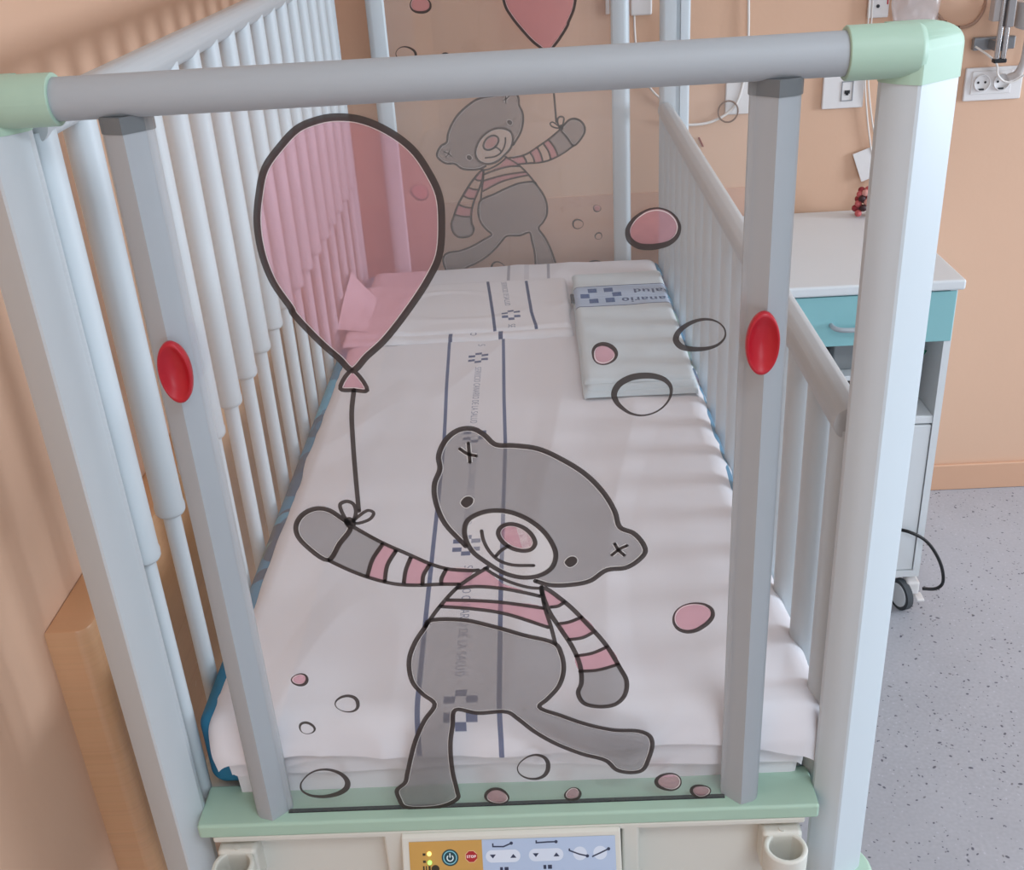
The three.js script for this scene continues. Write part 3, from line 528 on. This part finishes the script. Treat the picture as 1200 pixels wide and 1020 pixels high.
// pale blue cloth, folded, with a woven band
{
  const blue = (map) => new THREE.MeshPhysicalMaterial({ ...(map ? { map } : { color: new THREE.Color(0.66, 0.75, 0.79) }), roughness: 0.9, sheen: 0.3, bumpMap: weave, bumpScale: 0.0002, side: THREE.DoubleSide });
  const art = canvas(512, 1024, (c, w, h) => {
    const s = w / 0.26, X = (x) => (x - 0.135) * s, Z = (z) => (z + 1.56) / 0.72 * h, sz = h / 0.72;
    c.fillStyle = '#d5dfe3'; c.fillRect(0, 0, w, h);
    const z0 = -1.412, z1 = -1.288;
    c.fillStyle = '#b9cbe2'; c.fillRect(0, Z(z0), w, Z(z1) - Z(z0)); c.fillStyle = '#2c3f66'; c.fillRect(0, Z(z0) - 2, w, 5); c.fillRect(0, Z(z1) - 3, w, 5);
    c.strokeStyle = 'rgba(120,140,175,0.35)'; c.lineWidth = 1; for (let i = 0; i < 60; i++) { const y = Z(z0) + rnd() * (Z(z1) - Z(z0)); c.beginPath(); c.moveTo(0, y); c.lineTo(w, y); c.stroke(); }
    const cell = (x, z) => { c.fillStyle = '#2b4f86'; c.fillRect(X(x), Z(z), 0.020 * s, 0.026 * sz); };
    for (const [x, z] of [[0.176, -1.398], [0.158, -1.366], [0.176, -1.334], [0.212, -1.398], [0.229, -1.366], [0.212, -1.334]]) cell(x, z);
    c.fillStyle = '#26406f'; c.textAlign = 'left'; c.textBaseline = 'middle';
    const word = (t, z, x, width) => { c.save(); c.translate(X(x), Z(z)); c.scale(1, sz / s); c.rotate(Math.PI); c.font = `bold ${0.034 * s}px sans-serif`; c.fillText(t, 0, 0, width * s); c.restore(); };
    word('Canario', -1.318, 0.366, 0.120); word('Salud', -1.372, 0.362, 0.086);
  });
  const grp = thing('folded_cloth', 'pale blue folded cloth with a navy checked band lying on the white sheets', 'cloth', 0.26, 0.835, -1.2);
  const uv = (a, b) => [(a - 0.135) / 0.26, 1 - (b + 1.56) / 0.72], over = { left: 0.012, right: 0.02, back: 0.012, front: 0.012 };
  const wob = (k, s) => (x, z) => 0.001 + k * n3(x * 9, z * 6, s);
  mesh('bottom_fold', drape({ x0: 0.150, x1: 0.346, z0: -1.47, z1: -0.886, y: 0.8435, r: 0.0075, over, nx: 50, nz: 90, lift: wob(0.002, 41), uv }), blue(), grp);
  mesh('middle_fold', drape({ x0: 0.156, x1: 0.346, z0: -1.49, z1: -0.896, y: 0.8515, r: 0.0075, over, nx: 50, nz: 90, lift: wob(0.002, 41), uv }), blue(), grp);
  mesh('top_fold', drape({ x0: 0.154, x1: 0.343, z0: -1.50, z1: -0.912, y: 0.8595, r: 0.0085, over: { ...over, right: 0.036 }, nx: 60, nz: 110, lift: (x, z, d) => 0.001 + 0.002 * n3(x * 9, z * 6, 41) + 0.002 * n3(x * 14, z * 11, 44), uv }), blue(art), grp);
  mesh('label_tab', rbox(0.136, 0.153, 0.846, 0.850, -1.40, -1.35, 0.001), M.dark, grp).userData.label = 'navy cloth tab';
}

// ---------------------------------------------------------------- bedside cabinet
{
  const x0 = 0.600, x1 = 0.978, zf = -1.310, zb = -1.850, t = 0.016;
  const cab = thing('bedside_cabinet', 'white bedside cabinet with a teal drawer and open shelf beside the crib', 'cabinet', (x0 + x1) / 2, 0, (zf + zb) / 2);
  mesh('carcass', [box(x0, x0 + t, 0.092, 0.848, zb, zf), box(x1 - t, x1, 0.092, 0.848, zb, zf), box(x0 + t, x1 - t, 0.092, 0.848, zb, zb + 0.01), box(x0 + t, x1 - t, 0.092, 0.110, zb, zf), box(x0 + t, x1 - t, 0.726, 0.738, zb, zf - 0.02), rbox(x0 + t, x1 - t, 0.520, 0.540, zb, zf - 0.002, 0.003), box(x0 + t, 0.862, 0.622, 0.634, zb, zf - 0.04), box(0.850, 0.862, 0.634, 0.726, zb, zf - 0.04)], M.cabinet, cab);
  mesh('cabinet_top', rbox(x0 - 0.012, x1 + 0.012, 0.850, 0.874, zb - 0.012, zf + 0.012, 0.006), M.cabinet, cab);
  const d = mesh('drawer', rbox(x0 + 0.002, x1 - 0.002, 0.728, 0.846, zf - 0.016, zf + 0.003, 0.002), M.teal, cab); d.userData.label = 'teal drawer front';
  mesh('handle', tube([[0.708, 0.780, zf + 0.003], [0.709, 0.780, zf + 0.018], [0.722, 0.778, zf + 0.028], [0.785, 0.777, zf + 0.030], [0.850, 0.778, zf + 0.028], [0.863, 0.780, zf + 0.018], [0.864, 0.780, zf + 0.003]], 0.0055, 60, 10), M.alu, d);
  mesh('door', rbox(x0 + 0.018, x1 - 0.018, 0.112, 0.516, zf - 0.018, zf - 0.002, 0.002), M.cabinet, cab);
  for (const [cx, cz] of [[x0 + 0.03, zf - 0.03], [x1 - 0.02, zf - 0.005], [x0 + 0.03, zb + 0.05], [x1 - 0.03, zb + 0.05]]) {
    const c = mesh('castor', [rbox(cx - 0.012, cx + 0.022, 0.045, 0.084, cz - 0.02, cz + 0.02, 0.008), cyl(0.006, 0.006, V(cx, 0.075, cz - 0.012), V(cx, 0.096, cz - 0.012), 12), rbox(cx + 0.014, cx + 0.034, 0.030, 0.038, cz - 0.004, cz + 0.03, 0.003)], M.plate, cab);
    const turn = (g) => g.translate(-cx, 0, -cz).rotateY(0.32).translate(cx, 0, cz);
    const w = mesh('wheel', turn(cyl(0.0405, 0.0405, V(cx - 0.028, 0.0407, cz), V(cx - 0.012, 0.0407, cz), 32)), M.rubber, c);
    mesh('hub', turn(cyl(0.031, 0.031, V(cx - 0.030, 0.0407, cz), V(cx - 0.010, 0.0407, cz), 28)), M.cabinet, w);
  }
  // what lies on its open shelves
  tag(mesh('storage_box', rbox(0.742, 0.800, 0.634, 0.700, -1.62, -1.385, 0.004), std(150, 154, 156, { roughness: 0.7 })), 'grey box on the upper cabinet shelf under the teal drawer', 'box');
  tag(mesh('tablet_case', rbox(0.806, 0.846, 0.634, 0.690, -1.70, -1.40, 0.004), std(168, 164, 158, { roughness: 0.7 })), 'beige case on the upper cabinet shelf beside a grey box', 'case');
  tag(mesh('black_pouch', rbox(0.620, 0.735, 0.634, 0.712, -1.70, -1.42, 0.014), M.black), 'black pouch on the upper cabinet shelf', 'pouch');
  tag(mesh('green_tag', new THREE.BoxGeometry(0.03, 0.012, 0.002).rotateZ(-0.5).translate(0.945, 0.668, -1.40), std(30, 120, 96)), 'small green tag hanging inside the open cabinet shelf', 'tag');
  tag(mesh('black_bag', rbox(0.640, 0.860, 0.540, 0.612, -1.72, -1.36, 0.02), M.black), 'black bag on the lower cabinet shelf', 'bag');
  // on top
  const tr = thing('beaded_trinket', 'small red beaded trinket on the bedside cabinet top against the wall', 'trinket', 0.890, 0.874, -1.80);
  const bead = new THREE.SphereGeometry(0.009, 12, 8), cols = [std(150, 40, 48), std(196, 92, 92), std(60, 30, 34), std(214, 150, 140)];
  for (let i = 0; i < 22; i++) { const a = i * 2.4, r = 0.022 * (1 - i / 34); mesh('bead', bead.clone().translate(0.903 + r * Math.cos(a), 0.884 + i * 0.0028, -1.80 + r * Math.sin(a)), cols[i % 4], tr); }
  tag(mesh('paper_card', new THREE.BoxGeometry(0.05, 0.075, 0.002).rotateX(-0.12).rotateZ(0.35).translate(0.922, 0.990, -1.868), M.plate), 'small white card tucked on the wall above the beaded trinket', 'card');
  tag(mesh('power_cable', tube([[0.915, 0.235, zf + 0.003], [0.935, 0.236, zf + 0.018], [0.978, 0.208, zf + 0.020], [1.022, 0.135, zf + 0.020], [1.033, 0.075, zf + 0.015], [1.020, 0.059, zf + 0.010], [0.990, 0.057, zf + 0.005]], 0.0042, 70, 8), M.black), 'black cable looping from the cabinet door to its castor', 'cable');
}

// ---------------------------------------------------------------- fittings on the back wall
{
  const W = WALL.back;
  const so = thing('double_socket', 'white wall plate with two round power sockets', 'socket', 1.219, 1.134, W);
  mesh('wall_plate', rbox(1.148, 1.290, 1.134, 1.214, W, W + 0.010, 0.003), M.plate, so);
  mesh('socket_frame', rbox(1.163, 1.262, 1.150, 1.206, W + 0.008, W + 0.013, 0.002), M.plate, so);
  for (const x of [1.188, 1.236]) {
    const r = mesh('socket_well', lathe([[0, 0.001], [0.0165, 0.001], [0.018, 0.006], [0.0205, 0.0062], [0.021, 0.0]], 32).rotateX(Math.PI / 2).translate(x, 1.178, W + 0.0125), M.plate, so);
    for (const s of [-1, 1]) mesh('pin_hole', cyl(0.0028, 0.0028, V(x + s * 0.0085, 1.179, W + 0.013), V(x + s * 0.0085, 1.179, W + 0.0145), 12), M.black, r);
    mesh('earth_clip', box(x - 0.006, x + 0.006, 1.1605, 1.1645, W + 0.013, W + 0.0185), M.dark, r);
  }
  const ne = thing('network_socket', 'white wall plate with a single small data port', 'socket', 0.848, 1.134, W);
  mesh('wall_plate', rbox(0.797, 0.900, 1.134, 1.214, W, W + 0.010, 0.003), M.plate, ne);
  const pf = mesh('port_frame', [rbox(0.843, 0.845, 1.152, 1.200, W + 0.009, W + 0.0125, 0.0006), rbox(0.870, 0.872, 1.152, 1.200, W + 0.009, W + 0.0125, 0.0006), rbox(0.843, 0.872, 1.152, 1.154, W + 0.009, W + 0.0125, 0.0006), rbox(0.843, 0.872, 1.198, 1.200, W + 0.009, W + 0.0125, 0.0006)], std(150, 152, 156), ne);
  mesh('port', [box(0.851, 0.864, 1.170, 1.178, W + 0.009, W + 0.0118), box(0.854, 0.861, 1.166, 1.171, W + 0.009, W + 0.0118)], M.black, pf);
  const sw = thing('switch_plate', 'small white wall switch with a red rocker edge', 'switch', 0.917, 1.345, W);
  mesh('wall_plate', rbox(0.892, 0.942, 1.345, 1.425, W, W + 0.010, 0.003), M.plate, sw);
  mesh('screw', cyl(0.004, 0.004, V(0.915, 1.372, W + 0.009), V(0.915, 1.372, W + 0.012), 12), M.dark, sw);
  mesh('red_mark', box(0.936, 0.939, 1.375, 1.41, W + 0.009, W + 0.0115), M.red, sw);
  tag(mesh('blank_plate', rbox(0.555, 0.626, 1.134, 1.214, W, W + 0.010, 0.003), M.plate), 'blank white wall plate beside the hanging call cord', 'plate');
  const nb = thing('wall_box', 'small white box on the wall above the headboard with a cord', 'box', 0.343, 1.385, W);
  mesh('cover', rbox(0.316, 0.369, 1.385, 1.465, W, W + 0.03, 0.005), M.plate, nb);
  mesh('lead', tube([[0.327, 1.388, W + 0.010], [0.328, 1.350, W + 0.012], [0.334, 1.290, W + 0.012], [0.352, 1.235, W + 0.012], [0.380, 1.195, W + 0.012], [0.43, 1.16, W + 0.01]], 0.0028, 60, 8), M.cord, nb);
  tag(mesh('narrow_conduit', rbox(0.258, 0.268, 1.390, 1.62, W, W + 0.010, 0.002), M.plate), 'narrow white cable conduit on the wall behind the headboard panel', 'conduit');
  tag(mesh('call_cord', tube([[0.600, 1.66, W + 0.012], [0.601, 1.45, W + 0.012], [0.605, 1.306, W + 0.012], [0.598, 1.215, W + 0.012], [0.577, 1.154, W + 0.012], [0.524, 1.121, W + 0.012], [0.455, 1.116, W + 0.012], [0.40, 1.13, W + 0.012]], 0.0034, 90, 8), M.cord), 'white call cord hanging on the wall and curving to the crib', 'cord');
  tag(mesh('cord_ring', new THREE.TorusGeometry(0.026, 0.0022, 8, 40).scale(0.95, 1, 1).translate(0.561, 1.144, W + 0.0185), std(120, 88, 66, { roughness: 0.5 })), 'thin brown ring around the curve of the white call cord', 'ring');
  for (const o of [0, 0.008]) tag(mesh('thin_lead', tube([[0.888 + o, 1.52, W + 0.016], [0.894 + o, 1.30, W + 0.016], [0.897 + o, 1.209, W + 0.016], [0.914 + o * 1.4, 1.104, W + 0.012], [0.936 + o * 2, 1.0, W + 0.010], [0.945 + o * 2, 0.93, W + 0.012]], 0.0020, 60, 6), M.cord), 'thin white lead hanging past the data port towards the cabinet', 'lead', 'thin white leads past the data port');
  tag(mesh('red_clip', new THREE.BoxGeometry(0.004, 0.026, 0.004).rotateZ(0.45).translate(0.497, 1.068, W + 0.002), std(140, 60, 50)), 'tiny dark red clip on the wall below the call cord', 'clip');
  // clear plastic bag
  {
    const P = [], I = [], N = 26; for (let j = 0; j <= N; j++) for (let i = 0; i <= N; i++) { const u = i / N, v = j / N, a = u * Math.PI * 2, k = 0.75 + 0.25 * Math.sin(Math.min(1, v * 1.8 + 0.15) * Math.PI / 2); P.push(1.000 + Math.cos(a) * (0.055 * k + 0.010 * n3(u * 12, v * 5, 2)), 1.24 + v * 0.28, W + 0.030 + Math.sin(a) * (0.018 * k + 0.006 * n3(u * 9, v * 9, 5))); if (i && j) { const q = j * (N + 1) + i; I.push(q - N - 2, q - N - 1, q - 1, q - N - 1, q, q - 1); } }
    const g = new THREE.BufferGeometry(); g.setAttribute('position', new THREE.Float32BufferAttribute(P, 3)); g.setIndex(I); g.computeVertexNormals();
    tag(mesh('plastic_bag', g, new THREE.MeshPhysicalMaterial({ color: new THREE.Color(0.92, 0.9, 0.9), transmission: 0.72, thickness: 0, roughness: 0.25, side: THREE.DoubleSide })), 'crumpled clear plastic bag hanging on the wall beside the switch', 'bag');
  }
  const ox = thing('tubing_loop', 'loop of clear tubing with printed marks on the wall', 'tubing', 1.12, 1.31, W);
  mesh('clear_tube', tube([[1.060, 1.345, W + 0.010], [1.085, 1.322, W + 0.010], [1.120, 1.312, W + 0.010], [1.150, 1.320, W + 0.010], [1.168, 1.345, W + 0.010], [1.172, 1.385, W + 0.010], [1.160, 1.43, W + 0.010], [1.12, 1.46, W + 0.010]], 0.0045, 80, 10), std(206, 172, 148, { transmission: 0.5, thickness: 0, roughness: 0.3 }), ox);
  for (const [x, y] of [[1.079, 1.327], [1.090, 1.3195], [1.097, 1.317], [1.104, 1.315], [1.112, 1.313]]) mesh('mark', box(x, x + 0.004, y - 0.003, y + 0.003, W + 0.0135, W + 0.0152), std(90, 60, 46), ox);
  // bracket with flow regulator
  const rg = thing('gas_regulator', 'chrome and grey gas regulator hanging from a steel wall bracket', 'regulator', 1.21, 1.24, W);
  mesh('wall_rail', rbox(1.150, 1.250, 1.258, 1.288, W + 0.012, W + 0.030, 0.003), M.steel, rg);
  mesh('rail_mount', [box(1.180, 1.205, 1.262, 1.284, W, W + 0.014), box(1.185, 1.215, 1.262, 1.284, W + 0.026, W + 0.075)], M.steel, rg);
  for (const x of [1.188, 1.2035]) mesh('chrome_rod', cyl(0.0068, 0.0068, V(x, 1.243, W + 0.082), V(x, 1.56, W + 0.082), 18), M.chrome, rg);
  mesh('end_cap', rbox(1.180, 1.211, 1.236, 1.246, W + 0.073, W + 0.091, 0.003), M.black, rg);
  mesh('clamp_block', rbox(1.168, 1.196, 1.330, 1.46, W + 0.050, W + 0.080, 0.003), std(186, 180, 178, { roughness: 0.45 }), rg);
  mesh('side_plate', rbox(1.194, 1.213, 1.318, 1.46, W + 0.078, W + 0.096, 0.003), std(150, 146, 146, { roughness: 0.4, metalness: 0.3 }), rg);
  const dr = mesh('regulator_drum', [cyl(0.036, 0.036, V(1.262, 1.315, W + 0.07), V(1.262, 1.37, W + 0.07), 32), lathe([[0, -0.008], [0.02, -0.008], [0.033, -0.003], [0.036, 0]], 32).translate(1.262, 1.315, W + 0.07)], std(190, 186, 184, { roughness: 0.45 }), rg);
  for (const [x, y] of [[1.247, 1.34], [1.245, 1.326], [1.258, 1.345]]) mesh('vent_hole', cyl(0.0026, 0.0026, V(x, y, W + 0.100), V(x + 0.0005, y, W + 0.1065), 10), M.dark, dr);
  mesh('hose', tube([[1.268, 1.315, W + 0.055], [1.270, 1.27, W + 0.052], [1.270, 1.225, W + 0.045], [1.262, 1.198, W + 0.035], [1.246, 1.190, W + 0.028]], 0.0095, 50, 12), std(204, 196, 192, { roughness: 0.5 }), rg);
  mesh('white_lead', tube([[1.150, 1.270, W + 0.040], [1.180, 1.248, W + 0.06], [1.200, 1.228, W + 0.06], [1.210, 1.203, W + 0.05], [1.228, 1.186, W + 0.045], [1.250, 1.182, W + 0.045], [1.275, 1.198, W + 0.05]], 0.0026, 60, 8), M.cord, rg);
}

renderer.render(scene, camera);
